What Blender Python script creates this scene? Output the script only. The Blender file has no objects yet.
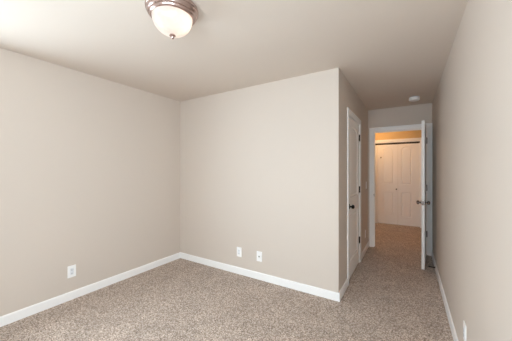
import bpy, bmesh, math
from mathutils import Vector, Matrix

scene = bpy.context.scene
COL = scene.collection

# ------------------------------------------------------------------ camera
YAW = 0.5571
CAM_H = 1.3685
cam_data = bpy.data.cameras.new('camera')
cam = bpy.data.objects.new('camera', cam_data)
COL.objects.link(cam)
cam.location = (0, 0, CAM_H)
cam.rotation_euler = (math.pi / 2, 0, YAW)
cam_data.sensor_width = 36.0
cam_data.lens = 245.42 / 512 * 36.0
cam_data.shift_y = -0.0007
cam_data.clip_start = 0.02
scene.camera = cam

# ------------------------------------------------------------------ world, daylight, exposure
SKY_STRENGTH = 1.0
DAYLIGHT = (0.80, 0.91, 1.03)
ADDED_WINDOW_POWER = 84.0
ADDED_SIDE_WINDOW_POWER = 86.0
ADDED_RIGHT_WINDOW_POWER = 60.0
ADDED_HALL_WINDOW_POWER = 6.0
HALL_POWER = 19.0
BULB_POWER = 0.19
EXPOSURE = 0.20

world = bpy.data.worlds.new('overcast_sky')
scene.world = world
world.use_nodes = True
bg = world.node_tree.nodes['Background']
bg.inputs['Color'].default_value = (0.80, 0.90, 1.0, 1)
bg.inputs['Strength'].default_value = SKY_STRENGTH

scene.view_settings.view_transform = 'Standard'
scene.view_settings.look = 'None'
scene.view_settings.gamma = 1.0
scene.view_settings.exposure = EXPOSURE
scene.view_settings.use_curve_mapping = False
scene.cycles.max_bounces = 16
scene.cycles.diffuse_bounces = 10
scene.cycles.sample_clamp_indirect = 6.0

# room dimensions (metres, floor at z = 0, camera above the origin)
H = 2.44
XL, YA, XB, YC, XR = -3.034, 2.6325, -0.622, 4.8152, 0.317
YR = -0.85                      # wall behind the camera, with the added window
YC2 = YC + 0.115                # hall face of the doorway wall
YH = 7.0                        # far hall wall
HX0, HX1 = -2.3, 1.7            # hall ends
T = 0.10
WX0, WX1, WZ0, WZ1 = -1.10, 0.22, 0.80, 2.08     # added rear window opening
RY0, RY1 = -0.78, -0.08                           # added window opening in the right wall, behind the camera
HY0, HY1 = 5.35, 6.55                             # added window opening at the left end of the hall
SY0, SY1 = -0.50, 0.53                            # added side window opening in the left wall


def area_light(name, loc, rot, sx, sy, power, color):
    d = bpy.data.lights.new(name, 'AREA')
    d.shape = 'RECTANGLE'
    d.size, d.size_y = sx, sy
    d.energy = power
    d.color = color
    o = bpy.data.objects.new(name, d)
    o.location, o.rotation_euler = loc, rot
    COL.objects.link(o)
    return o


# area lights outside invented, unseen windows, added to light room and hall
area_light('added_rear_daylight', ((WX0 + WX1) / 2, YR - 0.22, (WZ0 + WZ1) / 2 + 0.05), (math.radians(90), 0, 0),
           WX1 - WX0 + 0.2, WZ1 - WZ0 + 0.2, ADDED_WINDOW_POWER, DAYLIGHT)
area_light('added_side_daylight', (XL - 0.22, (SY0 + SY1) / 2, (WZ0 + WZ1) / 2 + 0.05), (math.radians(90), 0, math.radians(-90)),
           SY1 - SY0 + 0.2, WZ1 - WZ0 + 0.2, ADDED_SIDE_WINDOW_POWER, DAYLIGHT)
area_light('added_right_daylight', (XR + 0.22, (RY0 + RY1) / 2, (WZ0 + WZ1) / 2 + 0.05), (math.radians(90), 0, math.radians(90)),
           RY1 - RY0 + 0.2, WZ1 - WZ0 + 0.2, ADDED_RIGHT_WINDOW_POWER, DAYLIGHT)
area_light('added_hall_daylight', (HX0 - 0.22, (HY0 + HY1) / 2, 1.40), (math.radians(90), 0, math.radians(-90)),
           HY1 - HY0 + 0.2, 1.5, ADDED_HALL_WINDOW_POWER, DAYLIGHT)


# ------------------------------------------------------------------ materials
def new_mat(name):
    m = bpy.data.materials.new(name)
    m.use_nodes = True
    nt = m.node_tree
    return m, nt, nt.nodes['Principled BSDF']


def srgb(r, g, b):
    def c(v):
        v /= 255
        return v / 12.92 if v <= 0.04045 else ((v + 0.055) / 1.055) ** 2.4
    return (c(r), c(g), c(b), 1)


def coords(nt, scale=1.0):
    tc = nt.nodes.new('ShaderNodeTexCoord')
    return tc.outputs['Object']


def noise(nt, vec, scale, detail=2.0, rough=0.5):
    n = nt.nodes.new('ShaderNodeTexNoise')
    n.inputs['Scale'].default_value = scale
    n.inputs['Detail'].default_value = detail
    n.inputs['Roughness'].default_value = rough
    nt.links.new(vec, n.inputs['Vector'])
    return n.outputs['Fac']


def bump(nt, bsdf, height, strength, dist):
    b = nt.nodes.new('ShaderNodeBump')
    b.inputs['Strength'].default_value = strength
    b.inputs['Distance'].default_value = dist
    nt.links.new(height, b.inputs['Height'])
    nt.links.new(b.outputs['Normal'], bsdf.inputs['Normal'])


def ramp(nt, fac, stops):
    r = nt.nodes.new('ShaderNodeValToRGB')
    e = r.color_ramp.elements
    while len(e) < len(stops):
        e.new(0.5)
    for el, (p, c) in zip(e, stops):
        el.position, el.color = p, c
    nt.links.new(fac, r.inputs['Fac'])
    return r.outputs['Color']


def paint(name, color, rough=0.75, tex=45.0, strength=0.12, dist=0.002):
    m, nt, b = new_mat(name)
    b.inputs['Base Color'].default_value = color
    b.inputs['Roughness'].default_value = rough
    b.inputs['Specular IOR Level'].default_value = 0.3
    if strength:
        v = coords(nt)
        bump(nt, b, noise(nt, v, tex, 3.0, 0.55), strength, dist)
    return m


def metal(name, color, rough, metallic=1.0):
    m, nt, b = new_mat(name)
    b.inputs['Base Color'].default_value = color
    b.inputs['Metallic'].default_value = metallic
    b.inputs['Roughness'].default_value = rough
    v = coords(nt)
    n = noise(nt, v, 180.0, 2.0)
    mr = nt.nodes.new('ShaderNodeMapRange')
    mr.inputs['To Min'].default_value = max(0.02, rough - 0.06)
    mr.inputs['To Max'].default_value = rough + 0.06
    nt.links.new(n, mr.inputs['Value'])
    nt.links.new(mr.outputs['Result'], b.inputs['Roughness'])
    return m


M = {}
M['wall'] = paint('greige_wall_paint', (0.650, 0.580, 0.518, 1))
M['ceiling'] = paint('ceiling_paint', (0.675, 0.602, 0.536, 1), 0.85, 38.0, 0.18, 0.003)
M['hall_wall'] = paint('golden_hall_paint', (0.66, 0.50, 0.28, 1))
M['trim'] = paint('white_trim_enamel', (0.93, 0.93, 0.93, 1), 0.38, 8.0, 0.03, 0.001)
M['door'] = paint('white_door_enamel', (0.93, 0.925, 0.92, 1), 0.42, 90.0, 0.05, 0.0006)
M['plate'] = paint('white_plate_plastic', (0.94, 0.94, 0.94, 1), 0.3, 20.0, 0.0)
M['plate_inset'] = paint('receptacle_plastic', (0.80, 0.82, 0.85, 1), 0.35, 20.0, 0.0)
M['slot'] = paint('dark_slot', (0.03, 0.03, 0.03, 1), 0.6, 20.0, 0.0)
M['rubber'] = paint('dark_rubber', (0.06, 0.055, 0.05, 1), 0.6, 20.0, 0.0)
M['black_metal'] = metal('oil_rubbed_bronze', (0.012, 0.010, 0.009, 1), 0.38, 0.5)
M['pewter'] = metal('aged_pewter', (0.22, 0.19, 0.18, 1), 0.16, 1.0)
M['nickel'] = metal('brushed_nickel', (0.50, 0.385, 0.355, 1), 0.22, 1.0)
M['brass_jack'] = metal('jack_metal', (0.30, 0.28, 0.24, 1), 0.35, 1.0)
M['dark_track'] = metal('dark_track_channel', (0.05, 0.042, 0.035, 1), 0.5, 0.3)


def carpet():
    m, nt, b = new_mat('speckled_carpet_pile')
    v = coords(nt)
    vo = nt.nodes.new('ShaderNodeTexVoronoi')
    vo.inputs['Scale'].default_value = 150.0
    nt.links.new(v, vo.inputs['Vector'])
    sep = nt.nodes.new('ShaderNodeSeparateColor')
    nt.links.new(vo.outputs['Color'], sep.inputs['Color'])
    fine = noise(nt, v, 170.0, 3.0, 0.6)
    mix = nt.nodes.new('ShaderNodeMix')
    mix.data_type = 'FLOAT'
    mix.inputs['Factor'].default_value = 0.55
    nt.links.new(sep.outputs['Red'], mix.inputs['A'])
    nt.links.new(fine, mix.inputs['B'])
    tuft = mix.outputs['Result']
    col = ramp(nt, tuft, [(0.24, (0.13, 0.092, 0.068, 1)), (0.42, (0.38, 0.297, 0.243, 1)),
                          (0.58, (0.52, 0.420, 0.350, 1)), (0.76, (0.88, 0.78, 0.70, 1))])
    # broad footprints and brushing marks in the pile
    broad = noise(nt, v, 4.0, 3.0, 0.6)
    mr = nt.nodes.new('ShaderNodeMapRange')
    mr.inputs['From Min'].default_value = 0.3
    mr.inputs['From Max'].default_value = 0.7
    mr.inputs['To Min'].default_value = 0.90
    mr.inputs['To Max'].default_value = 1.08
    nt.links.new(broad, mr.inputs['Value'])
    mul = nt.nodes.new('ShaderNodeVectorMath')
    mul.operation = 'SCALE'
    nt.links.new(col, mul.inputs[0])
    nt.links.new(mr.outputs['Result'], mul.inputs['Scale'])
    nt.links.new(mul.outputs['Vector'], b.inputs['Base Color'])
    b.inputs['Roughness'].default_value = 1.0
    b.inputs['Specular IOR Level'].default_value = 0.05
    b.inputs['Sheen Weight'].default_value = 0.15
    bump(nt, b, tuft, 0.6, 0.008)
    return m


M['carpet'] = carpet()


def frosted():
    m, nt, b = new_mat('alabaster_glass')
    nt.nodes.remove(b)
    out = nt.nodes['Material Output']
    v = coords(nt)
    swirl = ramp(nt, noise(nt, v, 9.0, 4.0, 0.6), [(0.3, (0.72, 0.69, 0.67, 1)), (0.7, (0.92, 0.90, 0.89, 1))])
    tl = nt.nodes.new('ShaderNodeBsdfTranslucent')
    df = nt.nodes.new('ShaderNodeBsdfDiffuse')
    gl = nt.nodes.new('ShaderNodeBsdfGlossy')
    gl.inputs['Roughness'].default_value = 0.15
    nt.links.new(swirl, tl.inputs['Color'])
    nt.links.new(swirl, df.inputs['Color'])
    m1 = nt.nodes.new('ShaderNodeMixShader')
    m1.inputs[0].default_value = 0.3
    nt.links.new(tl.outputs[0], m1.inputs[1])
    nt.links.new(df.outputs[0], m1.inputs[2])
    m2 = nt.nodes.new('ShaderNodeMixShader')
    m2.inputs[0].default_value = 0.05
    nt.links.new(m1.outputs[0], m2.inputs[1])
    nt.links.new(gl.outputs[0], m2.inputs[2])
    em = nt.nodes.new('ShaderNodeEmission')
    em.inputs['Color'].default_value = (1.0, 0.86, 0.74, 1)
    em.inputs['Strength'].default_value = 0.04
    ad = nt.nodes.new('ShaderNodeAddShader')
    nt.links.new(m2.outputs[0], ad.inputs[0])
    nt.links.new(em.outputs[0], ad.inputs[1])
    nt.links.new(ad.outputs[0], out.inputs['Surface'])
    return m


def pane_glass():
    m, nt, b = new_mat('added_pane_glass')
    nt.nodes.remove(b)
    out = nt.nodes['Material Output']
    tr = nt.nodes.new('ShaderNodeBsdfTransparent')
    tr.inputs['Color'].default_value = (0.96, 0.98, 0.97, 1)
    gl = nt.nodes.new('ShaderNodeBsdfGlossy')
    gl.inputs['Roughness'].default_value = 0.02
    mx = nt.nodes.new('ShaderNodeMixShader')
    mx.inputs[0].default_value = 0.06
    nt.links.new(tr.outputs[0], mx.inputs[1])
    nt.links.new(gl.outputs[0], mx.inputs[2])
    nt.links.new(mx.outputs[0], out.inputs['Surface'])
    return m


M['frosted'] = frosted()
M['glass'] = pane_glass()


# ------------------------------------------------------------------ mesh helpers
def add_box(bm, a, b, bevel=0.0, seg=2):
    x0, y0, z0 = [min(p, q) for p, q in zip(a, b)]
    x1, y1, z1 = [max(p, q) for p, q in zip(a, b)]
    tmp = bmesh.new()
    vs = [tmp.verts.new(p) for p in ((x0, y0, z0), (x1, y0, z0), (x1, y1, z0), (x0, y1, z0),
                                     (x0, y0, z1), (x1, y0, z1), (x1, y1, z1), (x0, y1, z1))]
    for f in ((3, 2, 1, 0), (4, 5, 6, 7), (0, 1, 5, 4), (1, 2, 6, 5), (2, 3, 7, 6), (3, 0, 4, 7)):
        tmp.faces.new([vs[i] for i in f])
    if bevel:
        bmesh.ops.bevel(tmp, geom=list(tmp.edges), offset=bevel, segments=seg, affect='EDGES', profile=0.5)
    me = bpy.data.meshes.new('tmp')
    tmp.to_mesh(me)
    tmp.free()
    bm.from_mesh(me)
    bpy.data.meshes.remove(me)
    return bm


def add_prism(bm, profile, p0, p1, out, up=(0, 0, 1)):
    """sweep a 2D profile (outward, upward) along the straight line p0 -> p1"""
    p0, p1, out, up = Vector(p0), Vector(p1), Vector(out), Vector(up)
    rings = [[bm.verts.new(p + out * u + up * w) for u, w in profile] for p in (p0, p1)]
    n = len(profile)
    for i in range(n):
        j = (i + 1) % n
        bm.faces.new((rings[0][i], rings[0][j], rings[1][j], rings[1][i]))
    bm.faces.new(rings[0][::-1])
    bm.faces.new(rings[1])
    return bm


def add_lathe(bm, prof, origin, axis='Z', n=40):
    """revolve (radius, height) pairs round an axis through origin"""
    o = Vector(origin)
    q = {'Z': Matrix.Identity(3), 'X': Matrix.Rotation(math.pi / 2, 3, 'Y'), '-X': Matrix.Rotation(-math.pi / 2, 3, 'Y'),
         'Y': Matrix.Rotation(-math.pi / 2, 3, 'X'), '-Y': Matrix.Rotation(math.pi / 2, 3, 'X'),
         '-Z': Matrix.Rotation(math.pi, 3, 'X')}[axis]
    rings = []
    for r, h in prof:
        if r < 1e-6:
            rings.append([bm.verts.new(o + q @ Vector((0, 0, h)))])
        else:
            rings.append([bm.verts.new(o + q @ Vector((r * math.cos(2 * math.pi * k / n), r * math.sin(2 * math.pi * k / n), h)))
                          for k in range(n)])
    for a, b in zip(rings, rings[1:]):
        for k in range(n):
            k2 = (k + 1) % n
            if len(a) == 1 and len(b) == 1:
                continue
            if len(a) == 1:
                bm.faces.new((a[0], b[k], b[k2]))
            elif len(b) == 1:
                bm.faces.new((a[k], b[0], a[k2]))
            else:
                bm.faces.new((a[k], b[k], b[k2], a[k2]))
    return bm


def obj(name, bm, mat, parent=None, origin=None, smooth=False):
    bmesh.ops.recalc_face_normals(bm, faces=list(bm.faces))
    me = bpy.data.meshes.new(name)
    if origin is not None:
        bmesh.ops.translate(bm, verts=list(bm.verts), vec=-Vector(origin))
    bm.to_mesh(me)
    bm.free()
    me.materials.append(mat)
    if smooth:
        me.polygons.foreach_set('use_smooth', [True] * len(me.polygons))
        me.set_sharp_from_angle(angle=math.radians(40))
    o = bpy.data.objects.new(name, me)
    if origin is not None:
        o.location = origin
    COL.objects.link(o)
    if parent is not None:
        o.parent = parent
    return o


def tag(o, label=None, cat=None, group=None, kind=None):
    if label:
        o['label'] = label
    if cat:
        o['category'] = cat
    if group:
        o['group'] = group
    if kind:
        o['kind'] = kind
    return o


def struct(name, bm, mat, label, cat, origin=None):
    return tag(obj(name, bm, mat, None, origin), label, cat, None, 'structure')


def empty(name, loc, rz=0.0):
    o = bpy.data.objects.new(name, None)
    o.location = loc
    o.rotation_euler = (0, 0, rz)
    o.empty_display_size = 0.1
    COL.objects.link(o)
    return o


B = bmesh.new

# ------------------------------------------------------------------ room shell
bm = B()
add_box(bm, (XL - T, YR - T, -0.12), (HX1 + T, YH + 0.8, 0.0))
struct('floor', bm, M['carpet'], 'speckled beige brown carpet floor', 'carpet')
bm = B()
add_box(bm, (XL - T, YR - T, H), (HX1 + T, YH + 0.8, H + 0.1))
struct('ceiling', bm, M['ceiling'], 'beige textured ceiling', 'ceiling')

bm = B()
add_box(bm, (XL - T, YR - T, 0), (XL, SY0, H))
add_box(bm, (XL - T, SY1, 0), (XL, YA + T, H))
add_box(bm, (XL - T, SY0, 0), (XL, SY1, WZ0))
add_box(bm, (XL - T, SY0, WZ1), (XL, SY1, H))
struct('wall_left', bm, M['wall'], 'long greige wall at the left of the photo', 'wall')

bm = B()
cr = 0.006                               # rounded drywall corner
foot = [(XL, YA), (XB - cr, YA), (XB - cr * 0.62, YA + cr * 0.08), (XB - cr * 0.29, YA + cr * 0.29), (XB - cr * 0.08, YA + cr * 0.62),
        (XB, YA + cr), (XB, YA + T), (XL, YA + T)]
lo = [bm.verts.new((x, y, 0)) for x, y in foot]
hi = [bm.verts.new((x, y, H)) for x, y in foot]
for i in range(len(foot)):
    j = (i + 1) % len(foot)
    bm.faces.new((lo[i], lo[j], hi[j], hi[i]))
bm.faces.new(lo[::-1])
bm.faces.new(hi)
struct('wall_back', bm, M['wall'], 'greige wall facing the camera with two plates', 'wall')

CD0, CD1, DH = 3.105, 3.900, 2.05      # closet door rough opening along y
bm = B()
add_box(bm, (XB - T, YA + T, 0), (XB, CD0, H))
add_box(bm, (XB - T, CD1, 0), (XB, YC, H))
add_box(bm, (XB - T, CD0, DH), (XB, CD1, H))
struct('wall_closet', bm, M['wall'], 'shaded greige wall holding the closet door', 'wall')

bm = B()                               # closet behind the closed door
add_box(bm, (XB - T - 0.9, YA + T, 0), (XB - T - 0.8, YC, H))
struct('wall_closet_inner', bm, M['wall'], 'wall inside the closet behind the closed door', 'wall')

BD0, BD1 = -0.535, 0.250               # bedroom doorway along x
bm = B()
add_box(bm, (HX0, YC, 0), (BD0, YC2, H))
add_box(bm, (BD1, YC, 0), (HX1, YC2, H))
add_box(bm, (BD0, YC, DH), (BD1, YC2, H))
struct('wall_end', bm, M['wall'], 'greige wall around the open doorway to the hall', 'wall')

bm = B()
add_box(bm, (XR, YR - T, 0), (XR + T, RY0, H))
add_box(bm, (XR, RY1, 0), (XR + T, YC, H))
add_box(bm, (XR, RY0, 0), (XR + T, RY1, WZ0))
add_box(bm, (XR, RY0, WZ1), (XR + T, RY1, H))
struct('wall_right', bm, M['wall'], 'long greige wall at the right of the photo', 'wall')

bm = B()
add_box(bm, (XL, YR - T, 0), (WX0, YR, H))
add_box(bm, (WX1, YR - T, 0), (XR, YR, H))
add_box(bm, (WX0, YR - T, 0), (WX1, YR, WZ0))
add_box(bm, (WX0, YR - T, WZ1), (WX1, YR, H))
struct('wall_rear', bm, M['wall'], 'wall with the added window behind the camera', 'wall')

FX0, FX1, FH = -0.755, 0.229, 2.06
JL = 0.062                              # left filler jamb of the hall closet
     # hall closet opening along x
bm = B()
add_box(bm, (HX0, YH, 0), (FX0, YH + T, H))
add_box(bm, (FX1, YH, 0), (HX1, YH + T, H))
add_box(bm, (FX0, YH, FH), (FX1, YH + T, H))
struct('wall_hall', bm, M['hall_wall'], 'hall wall above and around the bifold doors', 'wall')
bm = B()
add_box(bm, (FX0 - 0.3, YH + 0.7, 0), (FX1 + 0.3, YH + 0.8, H))
struct('wall_hall_closet', bm, M['wall'], 'wall inside the hall closet', 'wall')
bm = B()
add_box(bm, (HX0 - T, YC, 0), (HX0, HY0, H))
add_box(bm, (HX0 - T, HY1, 0), (HX0, YH + T, H))
add_box(bm, (HX0 - T, HY0, 0), (HX0, HY1, WZ0))
add_box(bm, (HX0 - T, HY0, WZ1), (HX0, HY1, H))
struct('wall_hall_left', bm, M['hall_wall'], 'wall closing the left end of the hall', 'wall')
bm = B()
add_box(bm, (HX1, YC, 0), (HX1 + T, YH + T, H))
struct('wall_hall_right', bm, M['hall_wall'], 'wall closing the right end of the hall', 'wall')

# ------------------------------------------------------------------ unseen window added behind the camera as a daylight source
bm = B()
fw = 0.05
for a, b in (((WX0, WZ0), (WX0 + fw, WZ1)), ((WX1 - fw, WZ0), (WX1, WZ1)), ((WX0, WZ0), (WX1, WZ0 + fw)),
             ((WX0, WZ1 - fw), (WX1, WZ1)), (((WX0 + WX1) / 2 - 0.025, WZ0), ((WX0 + WX1) / 2 + 0.025, WZ1))):
    k = 0.004 if b[1] - a[1] > b[0] - a[0] else 0.0           # stiles sit behind the face of the rails
    add_box(bm, (a[0], YR - 0.085 + k, a[1] + k), (b[0], YR - 0.03 - k, b[1] - k), 0.004)
win = struct('added_window_1', bm, M['trim'], 'added white framed sliding window, unseen behind the camera', 'window')
bm = B()
add_box(bm, (WX0 + fw, YR - 0.062, WZ0 + fw), (WX1 - fw, YR - 0.056, WZ1 - fw))
obj('added_window_pane', bm, M['glass'], win)
bm = B()
add_box(bm, (WX0 - 0.04, YR - 0.03, WZ0 - 0.02), (WX1 + 0.04, YR + 0.04, WZ0), 0.004)
obj('added_window_sill', bm, M['trim'], win)



def added_side_window(name, x, y0, y1, label, sg=-1):
    """added, unseen sash window in a wall whose room face is at x; sg points out of the room"""
    bm = B()
    for a, b in (((y0, WZ0), (y0 + fw, WZ1)), ((y1 - fw, WZ0), (y1, WZ1)), ((y0, WZ0), (y1, WZ0 + fw)),
                 ((y0, WZ1 - fw), (y1, WZ1)), ((y0, 1.33), (y1, 1.38))):
        k = 0.004 if b[1] - a[1] > b[0] - a[0] else 0.0
        add_box(bm, (x + sg * (0.085 - k), a[0] + k / 2, a[1] + k), (x + sg * (0.03 + k), b[0] - k / 2, b[1] - k), 0.004)
    w = struct(name, bm, M['trim'], label, 'window')
    bm = B()
    add_box(bm, (x + sg * 0.062, y0 + fw, WZ0 + fw), (x + sg * 0.056, y1 - fw, WZ1 - fw))
    obj('added_window_pane', bm, M['glass'], w)
    bm = B()
    add_box(bm, (x + sg * 0.03, y0 - 0.03, WZ0 - 0.02), (x - sg * 0.03, y1 + 0.03, WZ0), 0.004)
    obj('added_window_sill', bm, M['trim'], w)


added_side_window('added_window_2', XL, SY0, SY1, 'added white framed sash window in the left wall outside the photo')  # invented window, added to brighten the right wall and entry
added_side_window('added_window_3', HX0, HY0, HY1, 'added white framed sash window at the left end of the hall')  # invented window, added to bring neutral daylight into the hall
added_side_window('added_window_4', XR, RY0, RY1, 'added white framed sash window in the right wall behind the camera', 1)  # invented window, added to lift the closet wall and door

# ------------------------------------------------------------------ baseboards
BH, BTK = 0.087, 0.0125
BPROF = [(0, 0), (BTK, 0), (BTK, BH - 0.010), (BTK - 0.003, BH - 0.003), (BTK - 0.007, BH), (0, BH)]
CW = 0.070                              # casing width


def baseboard(name, p0, p1, out, label):
    bm = B()
    add_prism(bm, BPROF, p0, p1, out)
    return struct(name, bm, M['trim'], label, 'baseboard')


baseboard('baseboard_left', (XL, YR, 0), (XL, YA, 0), (1, 0, 0), 'white baseboard along the left wall')
baseboard('baseboard_back', (XL, YA, 0), (XB + BTK, YA, 0), (0, -1, 0), 'white baseboard below the two plates')
bm = B()
add_prism(bm, BPROF, (XB, YA, 0), (XB, CD0 - CW, 0), (1, 0, 0))
struct('baseboard_closet', bm, M['trim'], 'short white baseboard between wall corner and closet door casing', 'baseboard')
bm = B()
add_prism(bm, BPROF, (XB, CD1 + CW + 0.008, 0), (XB, YC, 0), (1, 0, 0))
struct('baseboard_entry', bm, M['trim'], 'short white baseboard between closet door and doorway', 'baseboard')
baseboard('baseboard_right', (XR, YR, 0), (XR, YC, 0), (-1, 0, 0), 'white baseboard along the right wall')
baseboard('baseboard_rear', (XL + BTK, YR, 0), (XR - BTK, YR, 0), (0, 1, 0), 'white baseboard below the added rear window')
bm = B()
add_prism(bm, BPROF, (HX0, YH, 0), (FX0 - CW, YH, 0), (0, -1, 0))
add_prism(bm, BPROF, (FX1 + CW, YH, 0), (HX1, YH, 0), (0, -1, 0))
add_prism(bm, BPROF, (HX0, YC2, 0), (BD0 - CW, YC2, 0), (0, 1, 0))
add_prism(bm, BPROF, (BD1 + CW, YC2, 0), (HX1, YC2, 0), (0, 1, 0))
struct('baseboard_hall', bm, M['trim'], 'white baseboard around the hall', 'baseboard')


# ------------------------------------------------------------------ casings
def casing(bm, axis, plane, out, a0, a1, top, w, th=0.016):
    """colonial casing: two legs and a mitred head. axis 'x' or 'y' is the opening direction"""
    prof = [(0.0, 0.45), (0.08, 0.62), (0.30, 0.70), (0.62, 1.0), (0.92, 1.0), (1.0, 0.80)]

    def P(s, z, d):
        return (s, plane + out * d, z) if axis == 'x' else (plane + out * d, s, z)
    r = 0.005                                                     # reveal
    path = [((a0 - r), 0.0, (-1, 0)), ((a0 - r), top + r, (-1, 1)), ((a1 + r), top + r, (1, 1)), ((a1 + r), 0.0, (1, 0))]
    rings = []
    for s, z, (ds, dz) in path:
        ring = [bm.verts.new(P(s, z, 0.0))]
        for u, d in prof:
            ring.append(bm.verts.new(P(s + ds * w * u, z + dz * w * u, th * d)))
        ring.append(bm.verts.new(P(s + ds * w, z + dz * w, 0.0)))
        rings.append(ring)
    n = len(rings[0])
    for p, q in zip(rings, rings[1:]):
        for i in range(n):
            j = (i + 1) % n
            bm.faces.new((p[i], p[j], q[j], q[i]))
    bm.faces.new(rings[0][::-1])
    bm.faces.new(rings[-1])


# closet door frame
bm = B()
casing(bm, 'y', XB, 1, CD0 + 0.01, CD1 - 0.01, DH - 0.012, CW)
t1 = struct('trim_1', bm, M['trim'], 'white casing around the closed closet door', 'door casing')
bm = B()
add_box(bm, (XB - T, CD0, 0), (XB, CD0 + 0.011, DH))
add_box(bm, (XB - T, CD1 - 0.011, 0), (XB, CD1, DH))
add_box(bm, (XB - T, CD0 + 0.011, DH - 0.013), (XB, CD1 - 0.011, DH))
obj('door_jamb', bm, M['trim'], t1)

# bedroom doorway frame
bm = B()
casing(bm, 'x', YC, -1, BD0 + 0.01, BD1 - 0.006, DH - 0.004, CW)
casing(bm, 'x', YC2, 1, BD0 + 0.01, BD1 - 0.006, DH - 0.004, CW)
t2 = struct('trim_2', bm, M['trim'], 'white casing around the open doorway to the hall', 'door casing')
bm = B()
add_box(bm, (BD0, YC, 0), (BD0 + 0.009, YC2, DH))
add_box(bm, (BD1 - 0.004, YC, 0), (BD1, YC2, DH))
add_box(bm, (BD0 + 0.009, YC, DH - 0.006), (BD1 - 0.004, YC2, DH))
jm = obj('door_jamb', bm, M['trim'], t2)
bm = B()
add_box(bm, (BD0 + 0.009, YC + 0.040, 0), (BD0 + 0.019, YC + 0.075, DH - 0.006), 0.002)
add_box(bm, (BD1 - 0.014, YC + 0.040, 0), (BD1 - 0.004, YC + 0.075, DH - 0.006), 0.002)
add_box(bm, (BD0 + 0.019, YC + 0.040, DH - 0.017), (BD1 - 0.014, YC + 0.075, DH - 0.006), 0.002)
obj('stop_moulding', bm, M['trim'], jm)
bm = B()
add_box(bm, (BD0 + 0.009, YC + 0.004, 0.895), (BD0 + 0.0105, YC + 0.034, 0.955), 0.0005)
add_box(bm, (BD0 + 0.003, YC - 0.003, 0.910), (BD0 + 0.0105, YC + 0.005, 0.940), 0.001)
tag(obj('strike_plate', bm, M['pewter'], jm), 'dark metal strike plate')

# hall closet frame
bm = B()
casing(bm, 'x', YH, -1, FX0 + 0.01, FX1 - 0.01, FH - 0.008, CW + 0.012, 0.018)
t3 = struct('trim_3', bm, M['trim'], 'white casing around the bifold closet doors in the hall', 'door casing')
bm = B()
add_box(bm, (FX0, YH, 0), (FX0 + 0.003, YH + T, FH))
add_box(bm, (FX0 + 0.003, YH + 0.022, 0), (FX0 + JL + 0.004, YH + T, 2.012))
add_box(bm, (FX1 - 0.006, YH, 0), (FX1, YH + T, FH))
add_box(bm, (FX0 + 0.003, YH, FH - 0.006), (FX1 - 0.006, YH + T, FH))
obj('door_jamb', bm, M['trim'], t3)


# ------------------------------------------------------------------ moulded doors
def panel_loop(x0, x1, z0, zs, zp, ins):
    """outline of a panel inset by ins; zs shoulder height, zp arch peak height (equal: square top)"""
    a, b = x0 + ins, x1 - ins
    pts = [(a, z0 + ins), (b, z0 + ins)]
    n = 20 if zp > zs else 1
    for i in range(n + 1):
        t = 1 - i / n
        u = 2 * t - 1
        s = max(0.0, 1 - (abs(u) / 0.96) ** 2.6) if zp > zs else 0.0
        pts.append((a + (b - a) * t, zs - ins + (zp - zs) * s))
    return pts


def door_slab(bm, w, h, th, panels, steps=((0, 0), (0.002, 0.007), (0.010, 0.0135), (0.022, 0.0135), (0.040, 0.003))):
    """slab x 0..w, y 0..th, z 0..h with moulded panels on both faces"""
    for y, sgn in ((0.0, 1), (th, -1)):
        outer = [bm.verts.new(p) for p in ((0, y, 0), (w, y, 0), (w, y, h), (0, y, h))]
        edges = [bm.edges.new((outer[i], outer[(i + 1) % 4])) for i in range(4)]
        for pn in panels:
            prev = None
            for k, (ins, dep) in enumerate(steps):
                loop = [bm.verts.new((px, y + sgn * dep, pz)) for px, pz in panel_loop(*pn, ins)]
                n = len(loop)
                if k == 0:
                    edges += [bm.edges.new((loop[i], loop[(i + 1) % n])) for i in range(n)]
                else:
                    for i in range(n):
                        j = (i + 1) % n
                        bm.faces.new((prev[i], prev[j], loop[j], loop[i]))
                prev = loop
            bm.faces.new(prev)
        bmesh.ops.triangle_fill(bm, edges=edges, use_beauty=True, use_dissolve=False)
    e = ((0, 0), (w, 0), (w, h), (0, h))
    for i in range(4):
        (xa, za), (xb, zb) = e[i], e[(i + 1) % 4]
        bm.faces.new([bm.verts.new(p) for p in ((xa, 0, za), (xb, 0, zb), (xb, th, zb), (xa, th, za))])
    bmesh.ops.remove_doubles(bm, verts=list(bm.verts), dist=0.0002)


KNOB = [(0.0, 0.062), (0.010, 0.0615), (0.019, 0.058), (0.0255, 0.050), (0.0270, 0.043), (0.0245, 0.035), (0.017, 0.029),
        (0.0105, 0.025), (0.0095, 0.016), (0.012, 0.010)]
ROSE = [(0.0, 0.010), (0.014, 0.010), (0.024, 0.0085), (0.0310, 0.005), (0.0330, 0.0)]


def door_knob(parent, x, z, th, mat, label):
    """a knob on each face of the slab"""
    for y, ax in ((0.0, '-Y'), (th, 'Y')):
        bm = B()
        add_lathe(bm, KNOB, (x, y, z), ax, 28)
        k = obj('door_knob', bm, mat, parent, (x, y, z), True)
        tag(k, label)
        bm = B()
        add_lathe(bm, ROSE, (0, 0, 0), ax, 28)
        obj('rosette', bm, mat, k, None, True)


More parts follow.
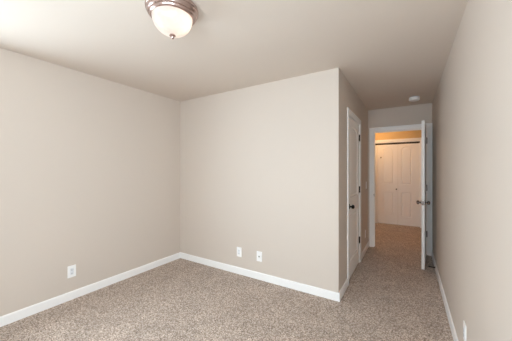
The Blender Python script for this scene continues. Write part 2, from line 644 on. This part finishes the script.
def hinge(parent, x, y, z, mat, leaf_dx, label):
    """butt hinge: knuckle barrel in five sections with ball tips, and a leaf"""
    bm = B()
    r = 0.0075
    prof = [(0, -0.052), (0.004, -0.051), (0.0055, -0.048), (0.004, -0.045)]
    for k in range(5):
        a = -0.0445 + k * 0.0178
        prof += [(r - 0.0012, a), (r, a + 0.001), (r, a + 0.0168), (r - 0.0012, a + 0.0178)]
    prof += [(0.004, 0.045), (0.0055, 0.048), (0.004, 0.051), (0, 0.052)]
    add_lathe(bm, prof, (x, y, z), 'Z', 16)
    add_box(bm, (x, y + 0.003, z - 0.0445), (x + leaf_dx, y + 0.010, z + 0.0445))
    tag(obj('hinge', bm, mat, parent, (x, y, z), True), label)


def interior_panels(w):
    return [(0.125, w - 0.125, 1.005, 1.860, 1.925), (0.125, w - 0.125, 0.205, 0.808, 0.808)]


# door_1: the closed closet door in the side wall. Local x runs along -y of the room, face y=0 looks at +x
W1, TH, HD = CD1 - CD0 - 0.028, 0.035, 2.020
bm = B()
door_slab(bm, W1, HD, TH, interior_panels(W1))
# local frame: origin at near (latch) edge, +x local -> +y room, local -y -> +x room: rotate by +90 deg
d1 = obj('door_1', bm, M['door'])
d1.location = (XB - 0.004, CD0 + 0.014, 0.013)
d1.rotation_euler = (0, 0, math.pi / 2)
tag(d1, 'closed white two panel arched closet door with black knob and hinges', 'door', None, 'structure')
door_knob(d1, 0.066, 0.905, TH, M['black_metal'], 'black door knob')
for z in (1.83, 1.07, 0.325):
    hinge(d1, W1 + 0.002, -0.0095, z, M['black_metal'], -0.012, 'black hinge')

# door_2: the bedroom door, swung open towards the right wall
W2 = BD1 - BD0 - 0.019
PIN = Vector((BD1 - 0.004, YC - 0.006, 0))
OPEN = math.radians(85.6)
bm = B()
door_slab(bm, W2, HD + 0.012, TH, interior_panels(W2))
# closed: slab runs from pin towards -x; shift so that hinge edge is at local x = 0 going -x
bmesh.ops.translate(bm, verts=list(bm.verts), vec=(-W2 - 0.003, 0.006, 0))
d2 = obj('door_2', bm, M['door'])
d2.location = (PIN.x, PIN.y, 0.014)
d2.rotation_euler = (0, 0, OPEN)
tag(d2, 'open white bedroom door seen edge on against the right wall', 'door', None, 'structure')


def knobs_for(parent, x, z, y0, th, mat, label):
    for y, ax in ((y0, '-Y'), (y0 + th, 'Y')):
        bm = B()
        add_lathe(bm, KNOB, (x, y, z), ax, 28)
        k = obj('door_knob', bm, mat, parent, (x, y, z), True)
        tag(k, label)
        bm = B()
        add_lathe(bm, ROSE, (0, 0, 0), ax, 28)
        obj('rosette', bm, mat, k, None, True)


knobs_for(d2, -W2 - 0.003 + 0.066, 0.905, 0.006, TH, M['pewter'], 'dark pewter door knob')
for z in (1.83, 1.07, 0.325):
    hinge(d2, 0.0, 0.0, z, M['pewter'], -0.010, 'dark metal hinge')
bm = B()
lx = -W2 - 0.003
add_box(bm, (lx - 0.0015, 0.006 + 0.005, 0.877), (lx + 0.001, 0.006 + TH - 0.005, 0.933), 0.0005)
add_box(bm, (lx - 0.010, 0.006 + 0.011, 0.896), (lx, 0.006 + TH - 0.011, 0.914), 0.002)
tag(obj('latch_plate', bm, M['pewter'], d2), 'metal latch plate on the door edge')

# door_3: bifold closet doors in the hall
d3 = empty('door_3', (FX0 + JL + 0.008, YH + 0.030, 0.0))
tag(d3, 'closed white bifold closet doors with arched panels beyond the doorway', 'door', None, 'structure')
LW = (FX1 - FX0 - JL - 0.016 - 0.004) / 2
for k in range(2):
    bm = B()
    door_slab(bm, LW, 1.998, 0.030,
              [(0.120, LW - 0.080, 1.005, 1.880, 1.930), (0.120, LW - 0.080, 0.200, 0.805, 0.805)] if k == 0 else
              [(0.066, LW - 0.158, 1.005, 1.880, 1.930), (0.066, LW - 0.158, 0.200, 0.805, 0.805)])
    bmesh.ops.translate(bm, verts=list(bm.verts), vec=(k * (LW + 0.004), 0, 0.014))
    leaf = obj('door_leaf', bm, M['door'], d3)
    if k == 0:
        bm = B()
        add_lathe(bm, [(0, 0.030), (0.010, 0.029), (0.015, 0.024), (0.015, 0.018), (0.008, 0.012), (0.007, 0.004), (0.012, 0.0)],
                  (LW - 0.030, 0, 0.895), '-Y', 20)
        tag(obj('door_knob', bm, M['black_metal'], leaf, None, True), 'small dark door knob')
        bm = B()
        add_lathe(bm, [(0, 0.008), (0.012, 0.007), (0.018, 0.003), (0.019, 0.0)], (0.076, 0, 1.69), '-Y', 20)
        tag(obj('bumper', bm, M['brass_jack'], leaf, None, True), 'small round tan bumper')
bm = B()
add_box(bm, (-JL - 0.004, -0.004, 2.0145), (2 * LW + 0.004, 0.032, 2.054))
obj('door_track', bm, M['dark_track'], d3)


# ------------------------------------------------------------------ wall plates
def plate(name, label, cat, loc, rz, style, group='white plates on the walls'):
    """faces local -y; local origin at plate centre on the wall"""
    r = empty(name, loc, rz)
    tag(r, label, cat, group)
    bm = B()
    add_box(bm, (-0.0385, -0.006, -0.0625), (0.0385, 0.0, 0.0625), 0.0025)
    obj('cover_plate', bm, M['plate'], r)
    if style == 'receptacle':
        bm = B()
        add_box(bm, (-0.0168, -0.0085, -0.0335), (0.0168, -0.004, 0.0335), 0.0015)
        s = obj('socket_face', bm, M['plate_inset'], r)
        bm = B()
        for cz in (0.0185, -0.0165):
            add_box(bm, (-0.0075, -0.0088, cz - 0.0045), (-0.0055, -0.0083, cz + 0.0045))
            add_box(bm, (0.0055, -0.0088, cz - 0.0035), (0.0075, -0.0083, cz + 0.0035))
            add_lathe(bm, [(0, 0.0005), (0.0024, 0.0005), (0.0024, 0)], (0, -0.0083, cz - 0.0095), '-Y', 12)
        obj('slots', bm, M['slot'], s)
    elif style == 'jack':
        bm = B()
        add_lathe(bm, [(0, 0.012), (0.0035, 0.012), (0.0048, 0.011), (0.0048, 0.004), (0.0095, 0.004), (0.0095, 0.0)],
                  (0, -0.0055, 0), '-Y', 12)
        tag(obj('cable_jack', bm, M['brass_jack'], r, None, True), 'dark metal cable jack')
    elif style == 'switch':
        bm = B()
        add_box(bm, (-0.0165, -0.0078, -0.0335), (0.0165, -0.004, 0.0335), 0.001)
        p = obj('rocker_frame', bm, M['plate_inset'], r)
        bm = B()
        vs = [(-0.0140, -0.0115, -0.031), (0.0140, -0.0115, -0.031), (0.0140, -0.0075, 0.031), (-0.0140, -0.0075, 0.031),
              (-0.0140, -0.006, -0.031), (0.0140, -0.006, -0.031), (0.0140, -0.006, 0.031), (-0.0140, -0.006, 0.031)]
        v = [bm.verts.new(q) for q in vs]
        for f in ((0, 1, 2, 3), (7, 6, 5, 4), (0, 4, 5, 1), (1, 5, 6, 2), (2, 6, 7, 3), (3, 7, 4, 0)):
            bm.faces.new([v[i] for i in f])
        obj('rocker', bm, M['plate'], p)
    if style in ('jack',):
        for cz in (0.042, -0.042):
            bm = B()
            add_lathe(bm, [(0, 0.0012), (0.002, 0.0011), (0.0032, 0.0)], (0, -0.0058, cz), '-Y', 12)
            obj('plate_screw', bm, M['plate_inset'], r)
    return r


plate('wall_outlet', 'white outlet plate low on the left wall', 'outlet', (XL, 1.175, 0.297), math.pi / 2, 'receptacle')
plate('wall_outlet', 'left plate of the two on the wall facing the camera, plain white outlet', 'outlet',
      (-1.900, YA, 0.290), 0, 'receptacle')
plate('cable_outlet', 'right plate of the two on the wall facing the camera, with dark cable jack', 'outlet',
      (-1.590, YA, 0.288), 0, 'jack')
plate('wall_outlet', 'white outlet plate low on the right wall, cut by the bottom of the photo', 'outlet',
      (XR, 2.108, 0.293), -math.pi / 2, 'receptacle')
plate('wall_outlet', 'white outlet plate low on the narrow wall between closet door and doorway', 'outlet',
      (XB, 4.470, 0.300), math.pi / 2, 'receptacle')
plate('light_switch', 'white rocker light switch between closet door and doorway', 'light switch',
      (XB, 4.560, 1.110), math.pi / 2, 'switch')

# ------------------------------------------------------------------ ceiling lamp
LC = Vector((-1.32, 1.08, H))
lamp = empty('ceiling_lamp', LC)
tag(lamp, 'round flush ceiling lamp with frosted glass bowl and brushed nickel rim', 'ceiling light')
bm = B()                              # stepped spun-metal rim, open below
add_lathe(bm, [(0.150, 0.0), (0.158, -0.002), (0.1650, -0.010), (0.1668, -0.020), (0.1655, -0.030), (0.1630, -0.035), (0.1610, -0.036),
               (0.1590, -0.041), (0.1560, -0.049), (0.1515, -0.056), (0.1470, -0.060), (0.1445, -0.0605), (0.1435, -0.064),
               (0.1410, -0.069), (0.1370, -0.0735), (0.1325, -0.0765), (0.1290, -0.076), (0.1280, -0.072), (0.1290, -0.004),
               (0.150, 0.0)], (0, 0, 0), 'Z', 72)
obj('rim', bm, M['nickel'], lamp, None, True)
bm = B()                              # glass bowl
ob = [(0.1275 * math.cos(a), -0.070 - 0.114 * math.sin(a)) for a in [math.radians(90 * i / 16) for i in range(17)]]
ob[-1] = (0.0, ob[-1][1])
bm = B()
add_lathe(bm, ob, (0, 0, 0), 'Z', 64)
obj('glass_bowl', bm, M['frosted'], lamp, None, True)
bm = B()
add_lathe(bm, [(0.0, -0.1757), (0.0121, -0.178), (0.0196, -0.1837), (0.0196, -0.1883), (0.0135, -0.193), (0.0088, -0.1953), (0.0108, -0.1998), (0.0088, -0.2056), (0.0041, -0.209), (0.0, -0.2102)], (0, 0, 0), 'Z', 24)
tag(obj('finial', bm, M['nickel'], lamp, None, True), 'brushed nickel finial')
for k, (dx, dy) in enumerate(((0.058, 0.020), (-0.045, -0.020))):
    d = bpy.data.lights.new('bulb_light', 'POINT')
    d.energy = BULB_POWER * (1.3 if k == 0 else 0.25)
    d.color = (1.0, 0.76, 0.58)
    d.shadow_soft_size = 0.028
    o = bpy.data.objects.new('bulb_light', d)
    o.location = (dx, dy, -0.095)
    o.parent = lamp
    COL.objects.link(o)

# ------------------------------------------------------------------ smoke detector
sd = empty('smoke_detector', (0.068, 4.30, H))
tag(sd, 'small round white smoke detector on the ceiling before the doorway', 'smoke detector')
bm = B()
add_lathe(bm, [(0.0, 0.0), (0.066, 0.0), (0.066, -0.008), (0.060, -0.010), (0.0, -0.010)], (0, 0, 0), 'Z', 40)
obj('mounting_base', bm, M['plate_inset'], sd, None, True)
bm = B()
add_lathe(bm, [(0.0, -0.010), (0.066, -0.010), (0.0685, -0.013), (0.0685, -0.040), (0.063, -0.047), (0.050, -0.0495), (0.048, -0.0485),
               (0.046, -0.0495), (0.018, -0.052), (0.016, -0.051), (0.0, -0.051)], (0, 0, 0), 'Z', 40)
obj('cover', bm, M['plate'], sd, None, True)
bm = B()
add_lathe(bm, [(0.0, -0.0535), (0.007, -0.053), (0.008, -0.0495)], (0.030, -0.015, 0), 'Z', 16)
obj('test_button', bm, M['plate_inset'], sd, None, True)

# ------------------------------------------------------------------ spring door stop on the right baseboard
ds = empty('door_stop', (XR - BTK, 4.13, 0.042))
tag(ds, 'small dark spring door stop on the right baseboard behind the open door', 'door stop')
bm = B()
add_lathe(bm, [(0.0, 0.0), (0.0125, 0.0), (0.0125, 0.003), (0.008, 0.007), (0.0, 0.007)], (0, 0, 0), '-X', 20)
obj('base', bm, M['black_metal'], ds, None, True)
bm = B()                              # coil
N, turns, R, r = 200, 13, 0.0062, 0.0016
rings = []
for i in range(N + 1):
    t = i / N
    a = 2 * math.pi * turns * t
    c = Vector((-0.005 - 0.058 * t, R * math.cos(a), R * math.sin(a)))
    rad = Vector((0, math.cos(a), math.sin(a)))
    rings.append([bm.verts.new(c + rad * r * math.cos(q) + Vector((1, 0, 0)) * r * math.sin(q))
                  for q in [2 * math.pi * k / 6 for k in range(6)]])
for p, q in zip(rings, rings[1:]):
    for k in range(6):
        bm.faces.new((p[k], p[(k + 1) % 6], q[(k + 1) % 6], q[k]))
obj('spring', bm, M['black_metal'], ds, None, True)
bm = B()
add_lathe(bm, [(0.0, 0.060), (0.0085, 0.060), (0.0090, 0.064), (0.0085, 0.074), (0.006, 0.077), (0.0, 0.077)], (0, 0, 0), '-X', 20)
tag(obj('bumper_tip', bm, M['rubber'], ds, None, True), 'dark rubber tip')

# ------------------------------------------------------------------ hall ceiling lamp, added for warm light (out of frame above the doorway)
hl = empty('added_hall_lamp', (-0.75, 6.25, H))
tag(hl, 'added warm flush lamp, unseen on the hall ceiling', 'ceiling light')
bm = B()
add_lathe(bm, [(0.0, 0.0), (0.14, 0.0), (0.15, -0.012), (0.14, -0.024), (0.0, -0.024)], (0, 0, 0), 'Z', 40)
obj('canopy', bm, M['nickel'], hl, None, True)
d = bpy.data.lights.new('added_hall_bulb_light', 'POINT')
d.energy = HALL_POWER
d.color = (1.0, 0.57, 0.23)
d.shadow_soft_size = 0.08
o = bpy.data.objects.new('added_hall_bulb_light', d)
o.location = (0, 0, -0.12)
o.parent = hl
COL.objects.link(o)
